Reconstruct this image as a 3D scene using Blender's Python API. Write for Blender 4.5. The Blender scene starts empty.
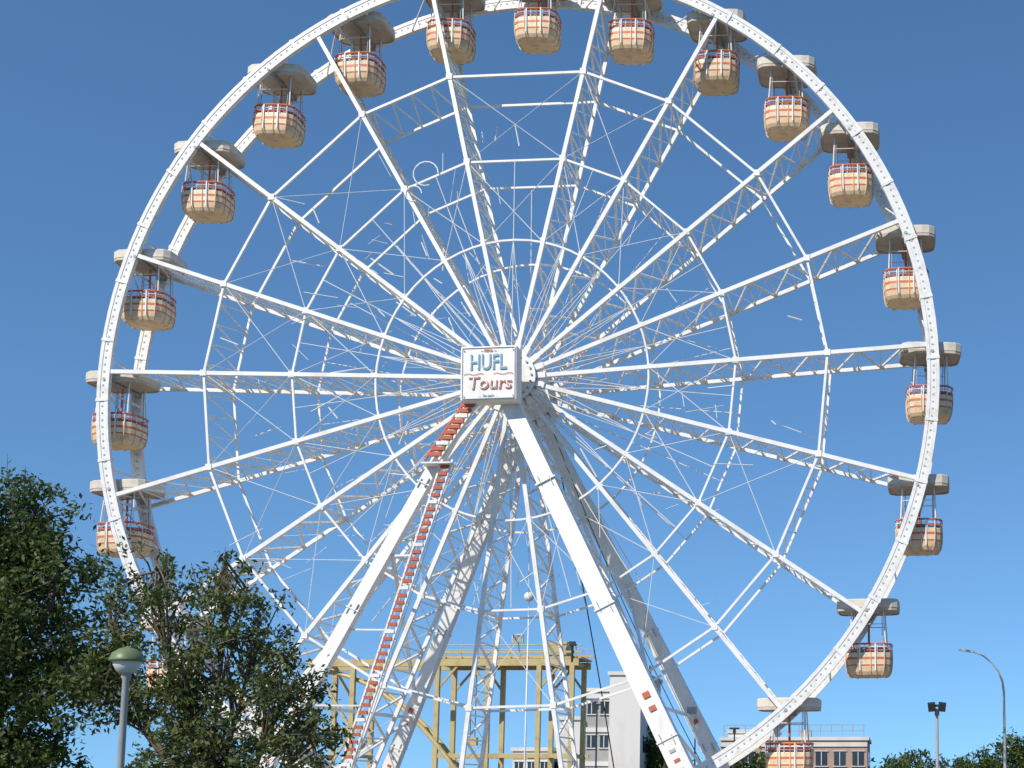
import bpy, math, random
import numpy as np
from mathutils import Vector, Matrix
random.seed(7)
scene = bpy.context.scene
scene.view_settings.view_transform = 'Standard'
scene.view_settings.look = 'None'
scene.view_settings.exposure = 0

# ---------------------------------------------------------------- helpers
def V(*a): return Vector(a)
class MB:
    def __init__(s): s.v=[]; s.f=[]; s.m=[]
    def add(s, vs, fs, mat=0):
        o=len(s.v); s.v.extend([tuple(v) for v in vs])
        for f in fs: s.f.append(tuple(i+o for i in f)); s.m.append(mat)
    def beam(s,p,q,w,h=None,mat=0,up=(0,1,0),w2=None,h2=None):
        p=Vector(p);q=Vector(q); h=h or w; w2=w2 or w; h2=h2 or h
        d=(q-p).normalized(); u=Vector(up)
        if abs(d.dot(u))>0.98: u=Vector((1,0,0))
        a=d.cross(u).normalized(); b=a.cross(d).normalized()
        vs=[]
        for c,ww,hh in((p,w,h),(q,w2,h2)):
            for sx,sy in((-1,-1),(1,-1),(1,1),(-1,1)):
                vs.append(c+a*sx*ww/2+b*sy*hh/2)
        s.add(vs,[(3,2,1,0),(4,5,6,7),(0,1,5,4),(1,2,6,5),(2,3,7,6),(3,0,4,7)],mat)
    def box(s,c,size,mat=0):
        x,y,z=c; a,b,d=[k/2 for k in size]
        vs=[(x+i*a,y+j*b,z+k*d) for k in(-1,1) for i,j in((-1,-1),(1,-1),(1,1),(-1,1))]
        s.add(vs,[(3,2,1,0),(4,5,6,7),(0,1,5,4),(1,2,6,5),(2,3,7,6),(3,0,4,7)],mat)
    def tube(s,p,q,r,r2=None,n=8,mat=0,caps=True):
        p=Vector(p);q=Vector(q); r2=r if r2 is None else r2
        d=(q-p)
        if d.length<1e-6: return
        d.normalize(); u=Vector((0,0,1)) if abs(d.z)<0.9 else Vector((1,0,0))
        a=d.cross(u).normalized(); b=d.cross(a)
        vs=[]
        for c,rr in((p,r),(q,r2)):
            for i in range(n):
                t=2*math.pi*i/n; vs.append(c+a*math.cos(t)*rr+b*math.sin(t)*rr)
        fs=[(i,(i+1)%n,n+(i+1)%n,n+i) for i in range(n)]
        if caps: fs+= [tuple(range(n-1,-1,-1)),tuple(range(n,2*n))]
        s.add(vs,fs,mat)
    def path(s,pts,r,n=8,mat=0):
        rr=r if isinstance(r,(list,tuple)) else [r]*len(pts)
        for i in range(len(pts)-1): s.tube(pts[i],pts[i+1],rr[i],rr[i+1],n,mat,False)
    def lathe(s,c,prof,n=16,mats=0,sx=1,sy=1,phase=0,pw=2):
        c=Vector(c)
        o=len(s.v)
        for r,z in prof:
            for i in range(n):
                t=2*math.pi*i/n+phase; a,b=math.cos(t),math.sin(t); k=(abs(a)**pw+abs(b)**pw)**(-1/pw)
                s.v.append((c.x+r*k*sx*a,c.y+r*k*sy*b,c.z+z))
        for k in range(len(prof)-1):
            mm=mats[k] if isinstance(mats,(list,tuple)) else mats
            for i in range(n):
                j=(i+1)%n
                s.f.append((o+k*n+i,o+k*n+j,o+(k+1)*n+j,o+(k+1)*n+i)); s.m.append(mm)
    def mesh(s,name,mats,smooth=False):
        me=bpy.data.meshes.new(name); me.from_pydata(s.v,[],s.f)
        for m in mats: me.materials.append(m)
        me.polygons.foreach_set('material_index',s.m)
        if smooth: me.polygons.foreach_set('use_smooth',[True]*len(s.f))
        me.update(); return me
def obj(name,me,parent=None,loc=(0,0,0)):
    o=bpy.data.objects.new(name,me); scene.collection.objects.link(o); o.location=loc
    if parent: o.parent=parent
    return o
def empty(name,loc=(0,0,0)):
    o=bpy.data.objects.new(name,None); scene.collection.objects.link(o); o.location=loc; o.empty_display_size=.5
    return o

# ---------------------------------------------------------------- materials
def mat_paint(name,col,rough=.5,dirt=(.3,.25,.2),amt=.3,scale=2.0,stretch=(1,1,1),rand=0.0,metal=0,fine=0.0):
    m=bpy.data.materials.new(name); m.use_nodes=True; nt=m.node_tree; b=nt.nodes['Principled BSDF']
    tc=nt.nodes.new('ShaderNodeTexCoord'); mp=nt.nodes.new('ShaderNodeMapping'); mp.inputs['Scale'].default_value=stretch
    nt.links.new(tc.outputs['Object'],mp.inputs[0])
    nz=nt.nodes.new('ShaderNodeTexNoise'); nz.inputs['Scale'].default_value=scale; nz.inputs['Detail'].default_value=7; nz.inputs['Roughness'].default_value=.65
    nt.links.new(mp.outputs[0],nz.inputs['Vector'])
    rp=nt.nodes.new('ShaderNodeValToRGB'); rp.color_ramp.elements[0].position=.48; rp.color_ramp.elements[1].position=.78
    rp.color_ramp.elements[0].color=(0,0,0,1); rp.color_ramp.elements[1].color=(amt,amt,amt,1)
    nt.links.new(nz.outputs['Fac'],rp.inputs[0])
    mx=nt.nodes.new('ShaderNodeMix'); mx.data_type='RGBA'; mx.inputs['A'].default_value=(*col,1); mx.inputs['B'].default_value=(*dirt,1)
    nt.links.new(rp.outputs[0],mx.inputs['Factor'])
    out=mx.outputs['Result']
    if rand>0:
        oi=nt.nodes.new('ShaderNodeObjectInfo'); hs=nt.nodes.new('ShaderNodeHueSaturation')
        mr=nt.nodes.new('ShaderNodeMapRange'); mr.inputs['To Min'].default_value=1-rand; mr.inputs['To Max'].default_value=1+rand
        nt.links.new(oi.outputs['Random'],mr.inputs['Value']); nt.links.new(mr.outputs[0],hs.inputs['Value'])
        nt.links.new(out,hs.inputs['Color']); out=hs.outputs[0]
    nt.links.new(out,b.inputs['Base Color'])
    b.inputs['Roughness'].default_value=rough; b.inputs['Metallic'].default_value=metal
    return m
def mat_leaf(name,c1,c2,c3):
    m=bpy.data.materials.new(name); m.use_nodes=True; nt=m.node_tree; b=nt.nodes['Principled BSDF']
    g=nt.nodes.new('ShaderNodeNewGeometry'); rp=nt.nodes.new('ShaderNodeValToRGB')
    e=rp.color_ramp.elements; e[0].color=(*c1,1); e[1].color=(*c3,1); k=e.new(.55); k.color=(*c2,1)
    nz=nt.nodes.new('ShaderNodeTexNoise'); nz.inputs['Scale'].default_value=.7; nz.inputs['Detail'].default_value=3
    tc=nt.nodes.new('ShaderNodeTexCoord'); nt.links.new(tc.outputs['Object'],nz.inputs['Vector'])
    ad=nt.nodes.new('ShaderNodeMath'); ad.operation='MULTIPLY_ADD'; ad.inputs[1].default_value=.55
    sc=nt.nodes.new('ShaderNodeMath'); sc.operation='MULTIPLY_ADD'; sc.inputs[1].default_value=1.6; sc.inputs[2].default_value=-.55
    nt.links.new(nz.outputs['Fac'],sc.inputs[0])
    nt.links.new(g.outputs['Random Per Island'],ad.inputs[0]); nt.links.new(sc.outputs[0],ad.inputs[2])
    nt.links.new(ad.outputs[0],rp.inputs[0]); nt.links.new(rp.outputs[0],b.inputs['Base Color'])
    b.inputs['Roughness'].default_value=.6
    tr=nt.nodes.new('ShaderNodeBsdfTranslucent'); nt.links.new(rp.outputs[0],tr.inputs['Color'])
    ms=nt.nodes.new('ShaderNodeMixShader'); ms.inputs[0].default_value=.4
    nt.links.new(b.outputs[0],ms.inputs[1]); nt.links.new(tr.outputs[0],ms.inputs[2]); nt.links.new(ms.outputs[0],nt.nodes['Material Output'].inputs[0])
    return m
M_white=mat_paint('white_paint',(.81,.795,.76),.42,(.45,.38,.3),.5,1.1)
M_white2=mat_paint('white_paint_rim',(.79,.775,.74),.45,(.42,.36,.3),.55,2.5)
M_leg=mat_paint('white_paint_leg',(.81,.795,.76),.4,(.45,.30,.18),.4,1.0,(2.5,2.5,.35))
M_grey=mat_paint('galvanised_steel',(.38,.38,.37),.5,(.2,.19,.18),.5,2)
M_lgrey=mat_paint('light_fittings',(.52,.51,.49),.5,(.3,.28,.26),.5,2)
M_red=mat_paint('red_paint',(.50,.10,.045),.55,(.30,.14,.08),.8,3)
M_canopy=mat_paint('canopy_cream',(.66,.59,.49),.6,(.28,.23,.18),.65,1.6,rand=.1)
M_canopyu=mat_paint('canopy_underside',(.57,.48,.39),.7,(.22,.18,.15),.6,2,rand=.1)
M_cream=mat_paint('gondola_cream',(.82,.64,.43),.45,(.38,.25,.15),.65,3,rand=.1)
M_tan=mat_paint('gondola_tan',(.76,.54,.33),.5,(.30,.18,.1),.65,3,rand=.1)
M_orange=mat_paint('gondola_orange',(.64,.16,.065),.5,(.3,.15,.1),.5,4,rand=.1)
M_blue=mat_paint('gondola_blue',(.16,.26,.36),.5,(.2,.2,.2),.4,4)
M_dark=mat_paint('dark_interior',(.10,.07,.05),.7,(.05,.04,.03),.5,3)
M_cable=mat_paint('black_cable',(.02,.02,.022),.6,(.05,.05,.05),.4,3)
M_ochre=mat_paint('ochre_steel',(.50,.40,.18),.5,(.25,.14,.06),.7,1.2)
M_bark=mat_paint('bark',(.16,.12,.085),.9,(.05,.04,.03),.8,6,(1,1,.3))
M_conc=mat_paint('concrete',(.42,.40,.37),.85,(.25,.23,.2),.7,.6)
M_wallw=mat_paint('white_render',(.66,.64,.60),.8,(.42,.38,.33),.6,.5,(1,1,.4))
M_wallg=mat_paint('grey_render',(.36,.36,.35),.8,(.2,.2,.2),.6,.5)
M_brick=mat_paint('brick_beige',(.42,.28,.22),.85,(.3,.2,.16),.6,1.4)
M_glass=bpy.data.materials.new('window_glass'); M_glass.use_nodes=True
_b=M_glass.node_tree.nodes['Principled BSDF']; _b.inputs['Base Color'].default_value=(.03,.045,.06,1); _b.inputs['Roughness'].default_value=.08
M_lampglass=mat_paint('lamp_globe',(.75,.75,.70),.25,(.4,.4,.35),.3,3)
M_green=mat_paint('lamp_green',(.16,.20,.09),.45,(.07,.08,.04),.5,3)
M_asph=mat_paint('asphalt',(.05,.05,.052),.9,(.09,.085,.08),.8,.8)
M_grass=mat_paint('grass',(.06,.085,.025),.95,(.13,.11,.06),.9,.15)
M_pave=mat_paint('paving',(.30,.27,.24),.9,(.18,.16,.14),.8,.7)
M_line=mat_paint('road_paint',(.7,.7,.67),.7,(.3,.3,.3),.6,2)
M_signw=mat_paint('sign_white',(.84,.81,.75),.5,(.58,.48,.38),.5,1.3)
M_teal=mat_paint('letter_blue',(.15,.38,.55),.6,(.5,.58,.62),.7,5)
M_letred=mat_paint('letter_red',(.55,.20,.16),.6,(.7,.5,.42),.7,5)
M_leafd=mat_leaf('foliage_dark',(.030,.050,.012),(.075,.115,.024),(.16,.19,.045))
M_leafl=mat_leaf('foliage_olive',(.045,.065,.017),(.105,.14,.034),(.19,.22,.07))

# ---------------------------------------------------------------- wheel
HZ=23.02; RX=18.05; RZ=18.83; W=1.32
wheel=empty('ferris_wheel')
def P(r,t,y):
    t=math.radians(t); return V(RX*r*math.cos(t), y, HZ+RZ*r*math.sin(t))
def rim(y,name):
    mb=MB(); N=144
    def ring(r0,r1,y0,y1,mat=0):
        o=len(mb.v)
        for i in range(N):
            t=360*i/N
            for r,yy in((r0,y0),(r1,y0),(r1,y1),(r0,y1)):
                mb.v.append(tuple(P(r,t,yy)))
        for i in range(N):
            a=o+i*4; b=o+((i+1)%N)*4
            for k in range(4):
                mb.f.append((a+k,a+(k+1)%4,b+(k+1)%4,b+k)); mb.m.append(mat)
    ring(.9955,1.0035,y-.11,y+.11); ring(.975,.983,y-.11,y+.11)
    ring(.9832,.9953,y-.085,y+.085,0)
    K=380
    for i in range(K):
        t=360*i/K
        for s in(-1,1):
            mb.tube(P(.9893,t,y+s*.08),P(.9893,t,y+s*.11),.055,.045,6,1)
    for i in range(44):
        t=360*i/44+2
        for s in(-1,1): mb.beam(P(.974,t,y+s*.12),P(1.0045,t,y+s*.12),.13,.03,0)
    obj(name,mb.mesh(name,[M_white2,M_lgrey]),wheel)
rim(-W,'front_rim'); rim(W,'back_rim')

SP=[3.8,21.2,39.4,60.9,78.1,103.5,121.2,143.7,161.6,178.1,195.2,213,231,248,264,279,295,310.6,327,345.9]
GA=[3.4,19.7,36.2,49.4,61.6,75.0,88.9,101.6,115.8,129.3,144.2,161.5,178.7,193.8,214,234,253,272.5,292.5,311.4,328.0,345.6]
mb=MB(); nb=len(SP)
for k,t in enumerate(SP):
    r0=.055; r1=.977; n=17
    yh=1.5
    def yy(f): return yh+(W-yh)*f
    def fr(i,s,tt=t,n=n):
        f=i/n; return P(r0+(r1-r0)*f,tt,s*yy(f))
    mb.beam(fr(0,-1),fr(n,-1),.17,.16); mb.beam(fr(0,1),fr(n,1),.16,.16)
    for i in range(1,n):
        s=1 if i%2 else -1
        mb.beam(fr(i,s),fr(i+1,-s),.085)
        mb.beam(fr(i,-1),fr(i,1),.06)
        if i>4: mb.tube(fr(i,-s),fr(i+1,s),.022,n=4)
    for f in(.33,.53,.745):
        mb.box(P(f,t,-1.45),(.26,.05,.26)); 
obj('spoke_trusses',mb.mesh('spoke_trusses',[M_white]),wheel)
mb=MB()
for f,w in((.745,.10),(.53,.085)):
    for k in range(nb):
        a=SP[k]; b=SP[(k+1)%nb]
        for y in(-1.36,1.36):
            mb.beam(P(f,a,y),P(f,b,y),w)
        n=9
        if (f>.7 and k in(8,9,19,18,5)) or (f<.6 and k in(2,12,0)):
            for i in range(n):
                s=1.36 if i%2 else -1.36
                p=P(f,a,s).lerp(P(f,b,s),i/n); q=P(f,a,-s).lerp(P(f,b,-s),(i+1)/n)
                mb.beam(p,q,.05)
        mb.beam(P(f,a,-1.36),P(f,a,1.36),.08)
for y in(-1.45,1.45):
    for i in range(60):
        mb.beam(P(.325,i*6,y),P(.325,i*6+6,y),.08)
obj('spoke_rings',mb.mesh('spoke_rings',[M_white]),wheel)
mb=MB()
for k in range(nb):
    a=SP[k]; b=SP[(k+1)%nb]; mid=(a+(b if b>a else b+360))/2
    mb.tube(P(.325,a,-1.5),P(.53,b,-1.4),.018,n=4); mb.tube(P(.325,b,-1.5),P(.53,a,-1.4),.018,n=4)
    if k in(3,4,6,7,8,9,10,11,14,16,18):
        mb.tube(P(.53,a,-1.4),P(.745,b,-1.4),.016,n=4); mb.tube(P(.53,b,-1.4),P(.745,a,-1.4),.016,n=4)
    mb.tube(P(.06,mid,-1.5),P(.52,mid,-1.4),.02,n=4); mb.tube(P(.06,mid,1.5),P(.52,mid,1.4),.02,n=4)
    mb.tube(P(.1,a,-1.5),P(.325,mid,-1.45),.015,n=4); mb.tube(P(.1,b,-1.5),P(.325,mid,-1.45),.015,n=4)
rnd=random.Random(3)
for i in range(150):
    t=rnd.choice([rnd.uniform(95,250),rnd.uniform(0,360)]); r=rnd.uniform(.2,.7); y=rnd.choice([-1.42,1.42])
    t2=t+rnd.uniform(-6,6)/r*.4; r2=r+rnd.uniform(-.09,.09)
    mb.tube(P(r,t,y),P(r2,t2,y),rnd.choice([.012,.018,.03]),n=4)
for c,r in(((-4.0,32.2),.55),((-4.5,31.3),.35)):
    pts=[V(c[0]+r*math.cos(j*.42),-1.5,c[1]+r*math.sin(j*.42)) for j in range(13)]
    mb.path(pts,.03,5)
obj('cables_and_light_tubes',mb.mesh('cables',[M_white]),wheel)
# hub
mb=MB()
mb.tube((0,-1.75,HZ),(0,1.75,HZ),.72,n=32); mb.tube((0,-3.9,HZ),(0,3.9,HZ),.36,n=24,mat=1)
for y in(-1.75,-1.25,1.25,1.75):
    mb.tube((0,y-.05,HZ),(0,y+.05,HZ),1.12,n=40)
for i in range(20):
    t=math.radians(SP[i]); c,s=math.cos(t),math.sin(t)
    for y in(-1.5,1.5): mb.beam((c*.7,y,HZ+s*.7),(c*1.5,y,HZ+s*1.5),.24,.3)
    mb.tube((c*.95,-1.86,HZ+s*.95),(c*.95,-1.78,HZ+s*.95),.05,n=6,mat=1)
obj('hub',mb.mesh('hub',[M_white,M_grey]),wheel)
# support legs
mb=MB()
apF=V(0,-3.1,HZ-.1); apB=V(0,3.1,HZ-.1)
FL=V(-11.0,-6,.4); FR=V(11.2,-6,.4); BL=V(-9.6,6,.4); BR=V(11.4,6,.4)
for ap,ft,w,ox in((apF,FL,.50,-.45),(apF,FR,.80,-.25),(apB,BL,.58,-.35),(apB,BR,.70,-.10)):
    off=V(ox,0,0)
    mb.beam(ap+off,ft,w*.85,w*.8,0,w2=w*1.1,h2=w)
    mb.box((ft.x,ft.y,.5),(1.9,1.9,.5),1); mb.box((ft.x,ft.y,.85),(1.3,1.3,.08),2)
    for f in(.22,.45,.68,.88):
        c=(ap+off).lerp(ft,f); d=(ft-ap-off).normalized()
        mb.beam(c-d*.03,c+d*.03,w*1.10,w*1.06)
        for sgn in(-1,1): mb.beam(c-d*.2+V(sgn*w*.3,0,0),c+d*.2+V(sgn*w*.3,0,0),.03,w*1.1,3)
    for f,s in((.605,.12),(.628,.10),(.83,.16)):
        c=(ap+off).lerp(ft,f); d=(ft-ap-off).normalized()
        mb.beam(c-d*s,c+d*s,w*.35,w*1.06,2)
    for j in range(6):
        c=(ap+off).lerp(ft,.70+j*.016); d=(ft-ap-off).normalized()
        mb.beam(c-d*.06,c+d*.06,w*.30,w*1.03,2 if j%2 else 3)
def leg(a,b,f): return a.lerp(b,f)
mb.box(apF,(1.4,.9,1.4)); mb.box(apB,(1.4,.9,1.4))
for a,b,f,g in((FL,BL,.35,.35),(FL,BL,.35,.6),(FL,BL,.62,.62),(FL,BL,.85,.62),(FR,BR,.35,.35),(FR,BR,.62,.35),(FR,BR,.62,.62),(FR,BR,.62,.85)):
    mb.beam(leg(apF,a,f),leg(apB,b,g),.12)
mb.beam(leg(apB,BL,.12),leg(apB,BR,.12),.25)
obj('support_legs',mb.mesh('support_legs',[M_leg,M_conc,M_red,M_grey]),wheel)
# ladders with red treads
def ladder(mb,p,q,w,step,side=V(1,0,0),cage=True,alt=9,th=.17):
    n=int((q-p).length/step); d=(q-p).normalized(); out=side.cross(d).normalized()
    if out.y>0: out=-out
    mb.beam(p-side*w/2,q-side*w/2,.07,.12,0 if cage else 1); mb.beam(p+side*w/2,q+side*w/2,.07,.12)
    for i in range(1,n):
        c=p.lerp(q,i/n)
        mb.box(c,(w-.08,.22,th),1 if i%alt else 0)
        if i%5==0 and cage:
            pts=[c+side*math.cos(a)*w*.6-out*math.sin(a)*.7 for a in [math.pi*j/6 for j in range(7)]]
            mb.path(pts,.02,5,0)
    if cage:
        for a in(.5,2.6):
            o=side*math.cos(a)*w*.6-out*math.sin(a)*.7
            mb.tube(p+o,q+o,.016,n=5)
mb=MB()
La,Lb=V(-1.75,-4.1,18.9),V(-6.9,-4.6,.9)
ladder(mb,La,Lb,.42,.30,th=.13,alt=6)
ladder(mb,V(-.6,-3.75,21.9),V(-2.4,-4.1,18.9),.58,.27,cage=False,alt=5,th=.15)
for z in(18,15,12,9,6,3):
    f=(18.9-z)/18.; p=La.lerp(Lb,f); g=(HZ-.1-z)/(HZ-.5); q=apF.lerp(FL,g)
    mb.beam(p,q,.07)
mb.box((-2.1,-4.1,18.7),(1.2,.8,.06))
obj('access_ladders',mb.mesh('access_ladders',[M_white,M_red]),wheel)
mb=MB()
for c in((7.1,3.9,9.2),(-1.2,5.0,12.6)):
    c=V(*c); mb.box(c,(.5,.25,.4)); mb.box(c+V(0,-.14,0),(.42,.03,.32),1); mb.beam(c+V(0,.1,-.2),c+V(0,.5,-.9),.06)
obj('floodlights',mb.mesh('floodlights',[M_white,M_grey]),wheel)
mb=MB()
mb.box((0,0,.45),(30,15,.9)); mb.box((0,-8.4,.3),(8,1.8,.6))
for x in np.arange(-15,15.1,1.5):
    for y in(-7.4,7.4):
        mb.tube((x,y,.9),(x,y,2.0),.03,n=6,mat=1)
for y in(-7.4,7.4):
    for z in(1.45,2.0): mb.tube((-15,y,z),(15,y,z),.03,n=6,mat=1)
obj('boarding_platform',mb.mesh('boarding_platform',[M_conc,M_white]),wheel)
mb=MB()
def sagcable(p,q,s,n=24):
    return [p.lerp(q,i/n)+V(0,0,-s*4*(i/n)*(1-i/n)) for i in range(n+1)]
mb.path(sagcable(V(.5,3.4,22.2),V(3.3,6,6.0),-.6),.03,5)
mb.path(sagcable(V(.6,1.8,22.6),V(9.5,4,3.5),1.1),.02,5)
obj('power_cables',mb.mesh('power_cables',[M_cable]),wheel)

# gondola
def gondola_mesh():
    g=MB()
    n=32; ph=math.pi/n
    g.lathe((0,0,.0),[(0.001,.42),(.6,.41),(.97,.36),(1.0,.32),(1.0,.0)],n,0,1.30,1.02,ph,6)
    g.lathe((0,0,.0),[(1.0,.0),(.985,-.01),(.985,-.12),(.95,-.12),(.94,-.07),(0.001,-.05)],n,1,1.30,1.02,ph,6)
    g.tube((0,-1.45,0-.15),(0,1.45,-.15),.07,n=10,mat=8)
    for y in(-1.2,1.2): g.box((0,y,-.12),(.3,.06,.34),8)
    for sx in(-1,1):
        for sy in(-1,1):
            g.tube((sx*.66,sy*.60,-.1),(sx*.74,sy*.72,-1.6),.030,n=6,mat=5)
            g.tube((sx*.60,sy*.60,-.1),(sx*.60,sy*.70,-1.6),.018,n=6,mat=8)
    g.tube((0,0,-.05),(0,0,-2.6),.05,n=8,mat=4)
    g.lathe((0,0,-1.66),[(.001,.03),(.34,.03),(.36,0),(.34,-.03),(.001,-.03)],16,8)
    g.tube((-.68,-.63,-.66),(.68,-.63,-.66),.02,n=5,mat=5); g.tube((-.68,.63,-.66),(.68,.63,-.66),.02,n=5,mat=5)
    N=24; ph=math.pi/N; pw=4.0; SX,SY=.97,.88
    def q(r,t,z):
        a,b=math.cos(t),math.sin(t); k=(abs(a)**pw+abs(b)**pw)**(-1/pw); return V(r*k*SX*a,r*k*SY*b,z)
    def ringtube(r,z,th,mat):
        g.path([q(r,2*math.pi*i/N+ph,z) for i in range(N+1)],th,6,mat)
    ringtube(.985,-1.50,.045,4); ringtube(.99,-1.64,.018,5); ringtube(.99,-1.76,.03,4)
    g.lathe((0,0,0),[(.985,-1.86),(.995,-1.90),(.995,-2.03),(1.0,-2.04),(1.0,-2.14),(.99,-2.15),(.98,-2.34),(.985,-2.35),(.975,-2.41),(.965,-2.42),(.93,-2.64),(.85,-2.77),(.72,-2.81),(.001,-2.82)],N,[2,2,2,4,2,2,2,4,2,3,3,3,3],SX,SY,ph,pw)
    g.lathe((0,0,0),[(.985,-1.86),(.94,-1.86),(.9,-2.4),(.8,-2.6),(.001,-2.6)],N,[2,6,6,6],SX,SY,ph,pw)
    for i in range(N):
        t=2*math.pi*i/N+ph
        g.tube(q(.985,t,-1.5),q(1.0,t,-1.9),.016 if i%2 else .024,n=5,mat=5 if i%3 else 4)
        if i%2==0: g.path([q(1.005,t,-1.86),q(1.01,t,-2.1),q(.99,t,-2.4),q(.945,t,-2.65),q(.86,t,-2.78),q(.72,t,-2.82)],.022,5,3)
    g.lathe((0,0,0),[(.88,-2.15),(.52,-2.15),(.5,-2.2),(.5,-2.45)],N,[4,4,4],SX,SY,ph,pw)
    g.lathe((0,0,0),[(.93,-1.70),(.91,-1.70),(.88,-2.12)],N,[7,7],SX,SY,ph,pw)
    for s in(-1,1): g.beam((s*.32,-.91,-1.5),(s*.32,-.89,-2.6),.05,.04,5)
    return g.mesh('gondola',[M_canopy,M_canopyu,M_cream,M_tan,M_orange,M_white,M_dark,M_blue,M_grey])
gm=gondola_mesh()
for i,t in enumerate(GA):
    o=obj('gondola_%d'%(i+1),gm,wheel,P(.985,t,0))
    o.rotation_euler=(rnd.uniform(-.015,.015),rnd.uniform(-.03,.03),rnd.uniform(-.06,.06))
mb=MB()
for t in GA:
    for dt in(-2.2,2.2): mb.beam(P(.978,t+dt,-W),P(.978,t+dt,W),.08)
    mb.beam(P(.978,t+2.2,-W),P(.978,t+8,W),.05)
obj('rim_cross_struts',mb.mesh('rim_cross_struts',[M_white]),wheel)

# ---------------------------------------------------------------- sign
sign=empty('sign_board',(-.10,-4.4,HZ-.64)); sign.rotation_euler=(0,math.radians(-1.2),math.radians(0))
me_=MB(); me_.box((0,.42,0),(2.30,.8,2.25))
so=obj('panel_box',me_.mesh('panel_box',[M_signw]),sign); bv=so.modifiers.new('b','BEVEL'); bv.width=.05; bv.segments=3
mb=MB()
for z in(-1.05,1.05): mb.box((0,-.002,z),(2.12,.03,.016),0)
for x in(-1.07,1.07): mb.box((x,-.002,0),(.016,.03,2.08),0)
mb.box((0,1.0,.3),(.5,.45,.5),1); mb.box((0,1.0,-.5),(.3,.45,.3),1)
for x in(-1,1):
    for z in(-.95,.95): mb.tube((x,-.03,z),(x,0,z),.03,n=8)
obj('frame',mb.mesh('frame',[M_lgrey,M_white]),sign)
def text(name,s,size,x,z,y,mat,off=0,shear=0,ext=.012):
    c=bpy.data.curves.new(name,'FONT'); c.body=s; c.size=size; c.align_x='CENTER'; c.align_y='CENTER'; c.extrude=ext; c.offset=off; c.shear=shear
    c.materials.append(mat); o=bpy.data.objects.new(name,c); scene.collection.objects.link(o); o.parent=sign
    o.location=(x,y,z); o.rotation_euler=(math.pi/2,0,0); return o
a=text('letters_upper','HUFL',.72,-.02,.42,-.012,M_teal,.012); a.scale=(.88,1.25,1)
a=text('letters_upper_inner','HUFL',.72,-.045,.445,-.026,M_signw,-.022); a.scale=(.88,1.25,1)
a=text('letters_lower','Tours',.74,.06,-.44,-.012,M_letred,.012,.1)
a=text('letters_lower_inner','Tours',.74,.04,-.42,-.03,M_signw,-.014,.1)
a=text('letters_small','~ FERIA ~',.15,0,.93,-.012,M_letred)
a=text('letters_line','. . . fun park . . .',.13,0,-.93,-.012,M_teal)
mb=MB()
for s in(-1,1): mb.path([V(s*(.2+.09*i),-.012,-.04+.03*math.sin(i*1.1)) for i in range(10)],.012,4)
obj('ornament_line',mb.mesh('ornament',[M_letred]),sign)

# ---------------------------------------------------------------- trees
def leafmesh(name,lobes,nclump,per,leaf,seed,mat,cr=(.3,.55),shell=.45):
    r=np.random.default_rng(seed)
    L=np.array(lobes,float); vol=L[:,3]*L[:,4]*L[:,5]; idx=r.choice(len(L),nclump,p=vol/vol.sum())
    d=r.normal(size=(nclump,3)); d/=np.linalg.norm(d,axis=1)[:,None]
    rad=r.random(nclump)**shell
    C=L[idx,:3]+d*rad[:,None]*L[idx,3:6]
    crr=r.uniform(cr[0],cr[1],nclump)
    n=nclump*per
    c=np.repeat(C,per,0); cc=np.repeat(crr,per)
    pos=c+r.normal(size=(n,3))*cc[:,None]*np.array([.55,.55,.42])
    a=r.normal(size=(n,3)); a/=np.linalg.norm(a,axis=1)[:,None]
    b=r.normal(size=(n,3)); b[:,2]+=.4; b=np.cross(a,b); b/=np.linalg.norm(b,axis=1)[:,None]
    s=leaf*r.uniform(.6,1.3,n)
    v=np.stack([pos-a*s[:,None],pos+b*s[:,None]*.42,pos+a*s[:,None],pos-b*s[:,None]*.42],1).reshape(-1,3)
    me=bpy.data.meshes.new(name); me.vertices.add(4*n); me.vertices.foreach_set('co',v.ravel())
    me.loops.add(4*n); me.loops.foreach_set('vertex_index',np.arange(4*n,dtype=np.int32))
    me.polygons.add(n); me.polygons.foreach_set('loop_start',np.arange(0,4*n,4,dtype=np.int32)); me.polygons.foreach_set('loop_total',np.full(n,4,dtype=np.int32))
    me.materials.append(mat); me.update(); me.validate()
    return me,C
def tree(name,base,fork,lobes,nclump,per,leaf,seed,mat,trunk=.28,branches=120,**kw):
    root=empty(name,base); B=Vector(base)
    me,C=leafmesh('foliage',lobes,nclump,per,leaf,seed,mat,**kw)
    o=obj('foliage',me,root,-B)
    rr=random.Random(seed); mb=MB(); F=Vector(fork)
    mid=B.lerp(F,.5)+V(rr.uniform(-.2,.2),rr.uniform(-.2,.2),0)
    mb.path([B,mid,F],[trunk,trunk*.8,trunk*.62],10)
    limbs=[]
    for l in lobes:
        c=Vector(l[:3]); st=mid.lerp(F,rr.uniform(.3,1)); m2=st.lerp(c,.5)+V(rr.uniform(-.3,.3),rr.uniform(-.3,.3),-.25)
        top=c+V(rr.uniform(-.2,.2),0,l[5]*.7)
        mb.path([st,m2,c,top],[trunk*.45,trunk*.34,trunk*.22,trunk*.07],7); limbs.append((m2,c,top))
    for i in rr.sample(range(len(C)),min(branches,len(C))):
        p=Vector(C[i]); best=min(limbs,key=lambda q:(q[1]-p).length)
        st=best[0].lerp(best[1],rr.uniform(.2,1)) if rr.random()<.6 else best[1].lerp(best[2],rr.random())
        m=st.lerp(p,.55)+V(rr.uniform(-.1,.1),rr.uniform(-.1,.1),rr.uniform(-.05,.12))
        mb.path([st,m,p,p+(p-m)*.35],[.035,.022,.012,.005],4)
    obj('trunk_and_limbs',mb.mesh('trunk',[M_bark]),root,-B)
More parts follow.
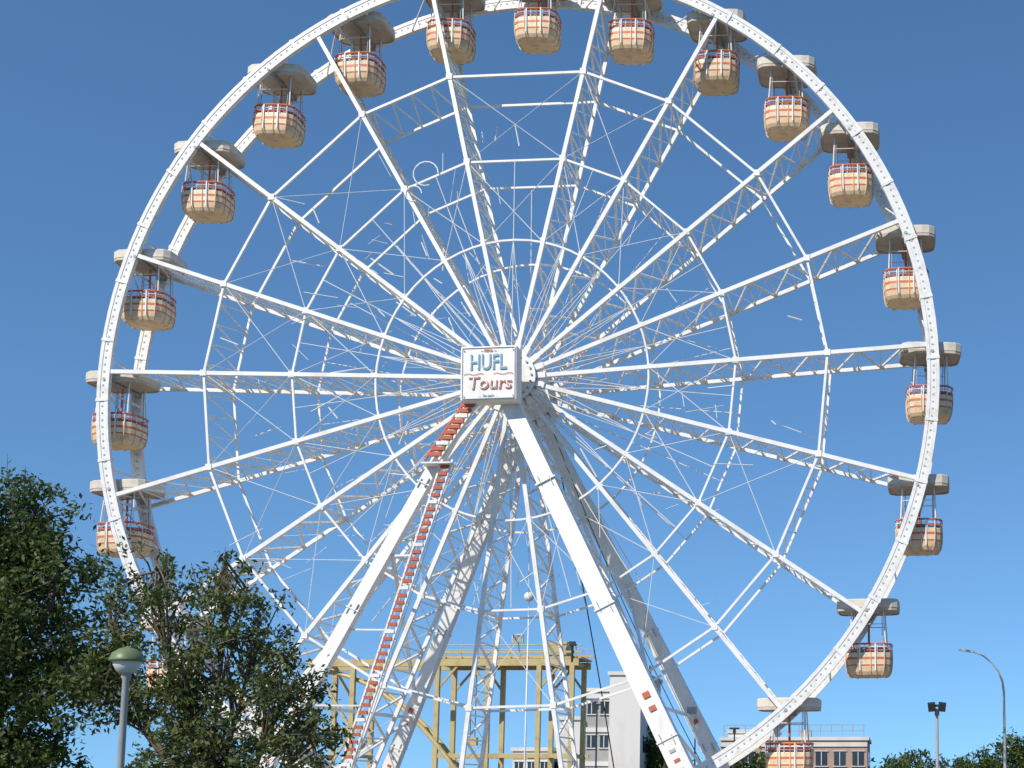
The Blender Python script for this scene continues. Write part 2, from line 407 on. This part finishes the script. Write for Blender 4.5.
tree('broadleaf_tree',(-5.2,-27.2,0),(-5.0,-27.3,6.5),
 [(-5.2,-27.3,11.0,1.5,1.7,2.3),(-4.0,-27.0,11.3,1.1,1.4,1.8),(-3.1,-27.4,10.1,1.1,1.4,1.7),(-6.8,-27,9.6,1.5,1.8,2.5),(-4.4,-28,8.0,2.2,1.8,2.2),(-2.4,-27.6,8.5,1.1,1.4,1.6),(-4.5,-27.5,5.8,2.6,1.8,1.6)],
 780,64,.085,11,M_leafd,trunk=.32,branches=220,cr=(.24,.46))
tree('broadleaf_tree',(0.7,-27.3,0),(0.9,-27.3,6.3),
 [(-.7,-27.3,10.3,.85,1.1,1.25),(-1.7,-27.4,9.6,.6,.8,1.0),(.95,-27.2,10.3,.9,1.1,1.2),(-1.5,-27.6,8.2,1.0,1.2,1.2),(1.7,-27.3,9.1,.9,1.2,1.2),(2.3,-27.2,7.8,.95,1.2,1.2),(.2,-27.4,8.2,1.3,1.3,1.5),(3.1,-27.4,6.9,.7,1.0,.8),(1.0,-27.5,6.6,2.2,1.4,1.0)],
 400,44,.075,23,M_leafl,trunk=.17,branches=380,cr=(.18,.42),shell=.55)
def fartree(x,y,h,w,seed,n=150):
    r=random.Random(seed); lb=[]
    for i in range(6): lb.append((x+r.uniform(-.4,.4)*w,y+r.uniform(-.4,.4)*w,h*r.uniform(.45,.78),w*r.uniform(.28,.42),w*.35,h*r.uniform(.16,.24)))
    tree('broadleaf_tree',(x,y,0),(x,y,h*.4),lb,n,36,.24,seed,M_leafd,trunk=.25,branches=40,cr=(.5,.9))
fartree(-2.4,52,11.6,4.4,31); fartree(5.2,50,9.8,4.0,32)
for i,(x,h) in enumerate(((13.8,9.9),(18.2,10.5),(22.7,11.0),(26.7,10.2),(30,11.6),(34.5,10.6),(40,10.4))):
    fartree(x,80+(i%3)*4,h,6.5,40+i)
lb=[]; rr=random.Random(9)
for i in range(120):
    x=-150+i*2.7; lb.append((x,170+rr.uniform(-6,6),rr.uniform(2.5,5),rr.uniform(3,5),4,rr.uniform(2.5,4)))
me,_=leafmesh('tree_line',lb,1500,22,.6,77,M_leafd,cr=(.9,1.6)); obj('distant_tree_line',me)

# ---------------------------------------------------------------- street lamps
L1=empty('street_lamp',(1.90,-32.9,0)); mb=MB()
mb.lathe((0,0,0),[(.2,0),(.2,.5),(.11,.6),(.075,3),(.06,7.9),(.09,7.95),(.09,8.02)],16,0)
mb.lathe((0,0,8.02),[(.09,0),(.17,.02),(.24,.16),(.25,.22)],20,1)
mb.lathe((0,0,8.24),[(.25,0),(.31,.0),(.31,.04),(.26,.16),(.14,.24),(.04,.27),(.001,.30)],20,2)
obj('lamp_post_and_head',mb.mesh('lamp',[M_grey,M_lampglass,M_green],True),L1)
L2=empty('street_lamp',(21.6,11.9,0)); mb=MB()
pts=[V(0,0,0),V(0,0,10.5)]+[V(-2.0*(1-math.cos(a)),0,10.5+2.1*math.sin(a)) for a in [math.radians(k) for k in(15,30,45,60,75)]]
mb.path(pts,[.11,.06,.055,.05,.045,.04,.04],10); e=pts[-1]; mb.beam(e,e+V(-.75,0,.12),.24,.10,1,up=(0,0,1))
obj('mast_and_arm',mb.mesh('cobra',[M_grey,M_grey]),L2)
L3=empty('street_lamp',(17.95,1.7,0)); mb=MB()
mb.tube((0,0,0),(0,0,9.1),.10,.06,12); mb.box((0,0,9.1),(.6,.12,.08)); 
for s in(-.2,.2): mb.beam((s,0,9.05),(s*1.2,-.1,9.38),.32,.3,1,up=(0,1,0))
mb.box((0,0,9.27),(.7,.08,.1),1)
mb.box((.0,-.1,8.95),(.2,.2,.2),1)
obj('post_and_head',mb.mesh('floodmast',[M_grey,M_cable]),L3)
L4=empty('globe_lamp',(-5.3,22,0)); mb=MB(); mb.tube((0,0,0),(0,0,16.6),.07,.03,10)
mb.lathe((0,0,16.85),[(.001,-.3),(.18,-.24),(.28,-.1),(.3,0),(.27,.13),(.17,.25),(.001,.3)],16,1)
obj('mast_and_globe',mb.mesh('globe',[M_white,M_lampglass],True),L4)
for x,y,h in((-4.6,38,11.4),(4.8,40,9.8),(-.6,58,11.8)):
    L=empty('street_lamp',(x,y,0)); mb=MB(); mb.tube((0,0,0),(0,0,h),.08,.05,8); mb.box((0,0,h),(.7,.25,.12),1); mb.box((0,0,h-.2),(.2,.2,.3),1)
    obj('post_and_head',mb.mesh('lamp_s',[M_cable,M_cable]),L)

# ---------------------------------------------------------------- ochre steel gantry
gan=empty('steel_gantry',(0,26,0)); mb=MB()
xs=[-19.0,-16.6,-11.4,-8.3,-5.2,-3.2]; T=13.2
for y in(-1.6,1.6):
    for x in xs: mb.beam((x,y,0),(x,y,T),.28,.28)
    mb.beam((-19.4,y,T),(-2.8,y,T),.26,.42,up=(0,0,1))
    mb.beam((-12,y,T+.62),(-2.6,y,T+.62),.12,.12)
    mb.beam((-11.6,y,7.6),(-2.8,y,7.6),.2,.26,up=(0,0,1))
    for a,b in((-19,-16.6),):
        mb.beam((a,y,T-.2),(b,y,9.2),.15); mb.beam((a,y,9.2),(b,y,9.2),.13); mb.beam((b,y,9.0),(a,y,5),.13)
    for a,b in((-11.4,-8.3),(-5.2,-3.2)):
        m=(a+b)/2; mb.beam((a,y,T-1.6),(a+1.2,y,T-.2),.13); mb.beam((b,y,T-1.6),(b-1.0,y,T-.2),.13)
    for x in np.arange(-12,-2.5,1.0): mb.beam((x,y,T+.2),(x,y,T+1.05),.045)
    mb.tube((-12,y,T+1.05),(-2.6,y,T+1.05),.035,n=6)
for x in xs:
    for z in(7.6,T): mb.beam((x,-1.6,z),(x,1.6,z),.2)
mb.box((-7.3,0,T+.3),(9.2,3.0,.1))
pts=[V(-19.4+i*.9,-1.0-.1*i,T-.4-.055*i*i) for i in range(14)]
mb.path(pts,.13,8); mb.path([p+V(0,1.1,0) for p in pts],.13,8)
for p in pts: mb.beam(p,p+V(0,1.1,0),.1)
mb.box((-4.4,-.2,T+.85),(1.4,1.6,.9),0); mb.tube((-3.2,-1.7,T),(-3.2,-1.7,T+1.1),.08,n=8,mat=1); mb.box((-3.2,-1.7,T+1.1),(.35,.3,.25),1)
for x in(-9.8,-9.5): mb.tube((x,0,T),(x,0,8.6),.025,n=5,mat=1)
mb.box((-9.65,0,8.5),(.6,.4,.5),0)
obj('steelwork',mb.mesh('steelwork',[M_ochre,M_cable]),gan)

# ---------------------------------------------------------------- buildings
def building(name,loc,parts,rail=None):
    e=empty(name,loc); w=MB(); g=MB()
    for (cx,cy,x,y,h,mat,rows,cols,bands) in parts:
        w.box((cx,cy,h/2),(x,y,h),mat)
        w.box((cx,cy,h+.14),(x+.3,y+.3,.28),2)
        fh=h/rows
        for r_ in range(rows):
            z=fh*(r_+.52)
            if bands: w.box((cx,cy-y/2-.06,fh*(r_+1)-.35),(x+.02,.12,.35),2)
            for c_ in range(cols):
                wx=cx-x/2+x*(c_+.5)/cols; ww=x/cols*.62
                g.box((wx,cy-y/2-.02,z),(ww,.06,fh*.36),0)
                w.box((wx,cy-y/2-.06,z-fh*.20),(ww+.2,.14,.07),2)
                w.box((wx,cy-y/2-.06,z+fh*.20),(ww+.2,.10,.06),2)
                w.box((wx,cy-y/2-.07,z),(.06,.05,fh*.35),2)
            nc=max(2,int(y/3.2))
            for sgn in(-1,1):
                for c_ in range(nc):
                    wy=cy-y/2+y*(c_+.5)/nc
                    g.box((cx+sgn*(x/2+.02),wy,z),(.06,y/nc*.5,fh*.36),0)
    if rail:
        x0,x1,y0,z=rail
        for x in np.arange(x0,x1+.01,.9): w.tube((x,y0,z),(x,y0,z+1.0),.03,n=5,mat=3)
        for zz in(.5,1.0): w.tube((x0,y0,z+zz),(x1,y0,z+zz),.03,n=5,mat=3)
    w.box((parts[0][0]+.6,parts[0][1],parts[0][4]+.7),(1.0,1.2,.8),3)
    obj('walls',w.mesh('walls',[M_wallw,M_wallg,M_wallw,M_grey,M_brick]),e); obj('windows',g.mesh('windows',[M_glass]),e)
    return e
building('white_office_building',(0,52,0),[(-4.5,0,2.4,9,14.2,0,4,0,False),(-6.8,.6,2.0,8,13.0,1,5,2,True),(-8.9,-.8,1.6,6,10.8,0,4,0,False),(-11.6,-1,3.0,7,8.4,0,3,3,True)])
building('brick_building',(0,64,0),[(7.7,0,12.2,12,9.5,4,3,8,True),(3.6,2,4.0,6,10.3,0,3,2,False)],rail=(1.8,13.6,-5.8,9.8))

# ---------------------------------------------------------------- ground
def sheet(name,x0,x1,y0,y1,z,mat,thick=None):
    me=bpy.data.meshes.new(name); me.from_pydata([(x0,y0,z),(x1,y0,z),(x1,y1,z),(x0,y1,z)],[],[(0,1,2,3)]); me.materials.append(mat); return obj(name,me)
sheet('ground',-2500,2500,-2500,2500,0,M_grass)
sheet('pavement',-40,45,-24,48,.004,M_pave)
sheet('road',-400,400,-46,-36,.004,M_asph)
mb=MB()
for x in range(-200,200,6): mb.box((x,-41,.010),(2.4,.14,.004))
obj('road_markings',mb.mesh('road_markings',[M_line]))
mb=MB(); mb.box((0,-35.9,.06),(800,.2,.13)); mb.box((0,-46.1,.06),(800,.2,.13)); obj('kerb',mb.mesh('kerb',[M_conc]))

# ---------------------------------------------------------------- light
sd=Vector((-.50,-.80,.80)).normalized(); elev=math.asin(sd.z); rot=math.atan2(sd.x,sd.y)
world=bpy.data.worlds.new('World'); scene.world=world; world.use_nodes=True; nt=world.node_tree
bg=nt.nodes['Background']; sky=nt.nodes.new('ShaderNodeTexSky'); sky.sky_type='NISHITA'; sky.sun_disc=False
sky.sun_elevation=elev; sky.sun_rotation=rot; sky.air_density=1.0; sky.dust_density=0.0; sky.ozone_density=5.0; sky.altitude=0
tc=nt.nodes.new('ShaderNodeTexCoord'); va=nt.nodes.new('ShaderNodeVectorMath'); va.operation='ADD'; va.inputs[1].default_value=(0,0,.14)
vn=nt.nodes.new('ShaderNodeVectorMath'); vn.operation='NORMALIZE'
nt.links.new(tc.outputs['Generated'],va.inputs[0]); nt.links.new(va.outputs[0],vn.inputs[0]); nt.links.new(vn.outputs[0],sky.inputs['Vector'])
tint=nt.nodes.new('ShaderNodeMix'); tint.data_type='RGBA'; tint.blend_type='MULTIPLY'; tint.inputs['Factor'].default_value=1; tint.inputs['B'].default_value=(.93,1.20,1.28,1)
nt.links.new(sky.outputs[0],tint.inputs['A']); nt.links.new(tint.outputs['Result'],bg.inputs[0]); bg.inputs[1].default_value=.12
sl=bpy.data.lights.new('sun','SUN'); sl.energy=4.7; sl.angle=math.radians(.5); sl.color=(1,.93,.83)
so=bpy.data.objects.new('sun',sl); scene.collection.objects.link(so); so.rotation_euler=(-sd).to_track_quat('-Z','Y').to_euler(); so.location=(-30,-50,60)

# ---------------------------------------------------------------- camera
cd=bpy.data.cameras.new('camera'); cam=bpy.data.objects.new('camera',cd); scene.collection.objects.link(cam); scene.camera=cam
psi,th=math.radians(3),math.radians(7)
F=Vector((-math.sin(psi)*math.cos(th),math.cos(psi)*math.cos(th),math.sin(th)))
cam.location=(16.2,-58,6); cam.rotation_euler=F.to_track_quat('-Z','Y').to_euler()
cd.sensor_width=36; cd.lens=1390/1024*36; cd.clip_end=6000; cd.shift_x=-311/1024; cd.shift_y=228/1024
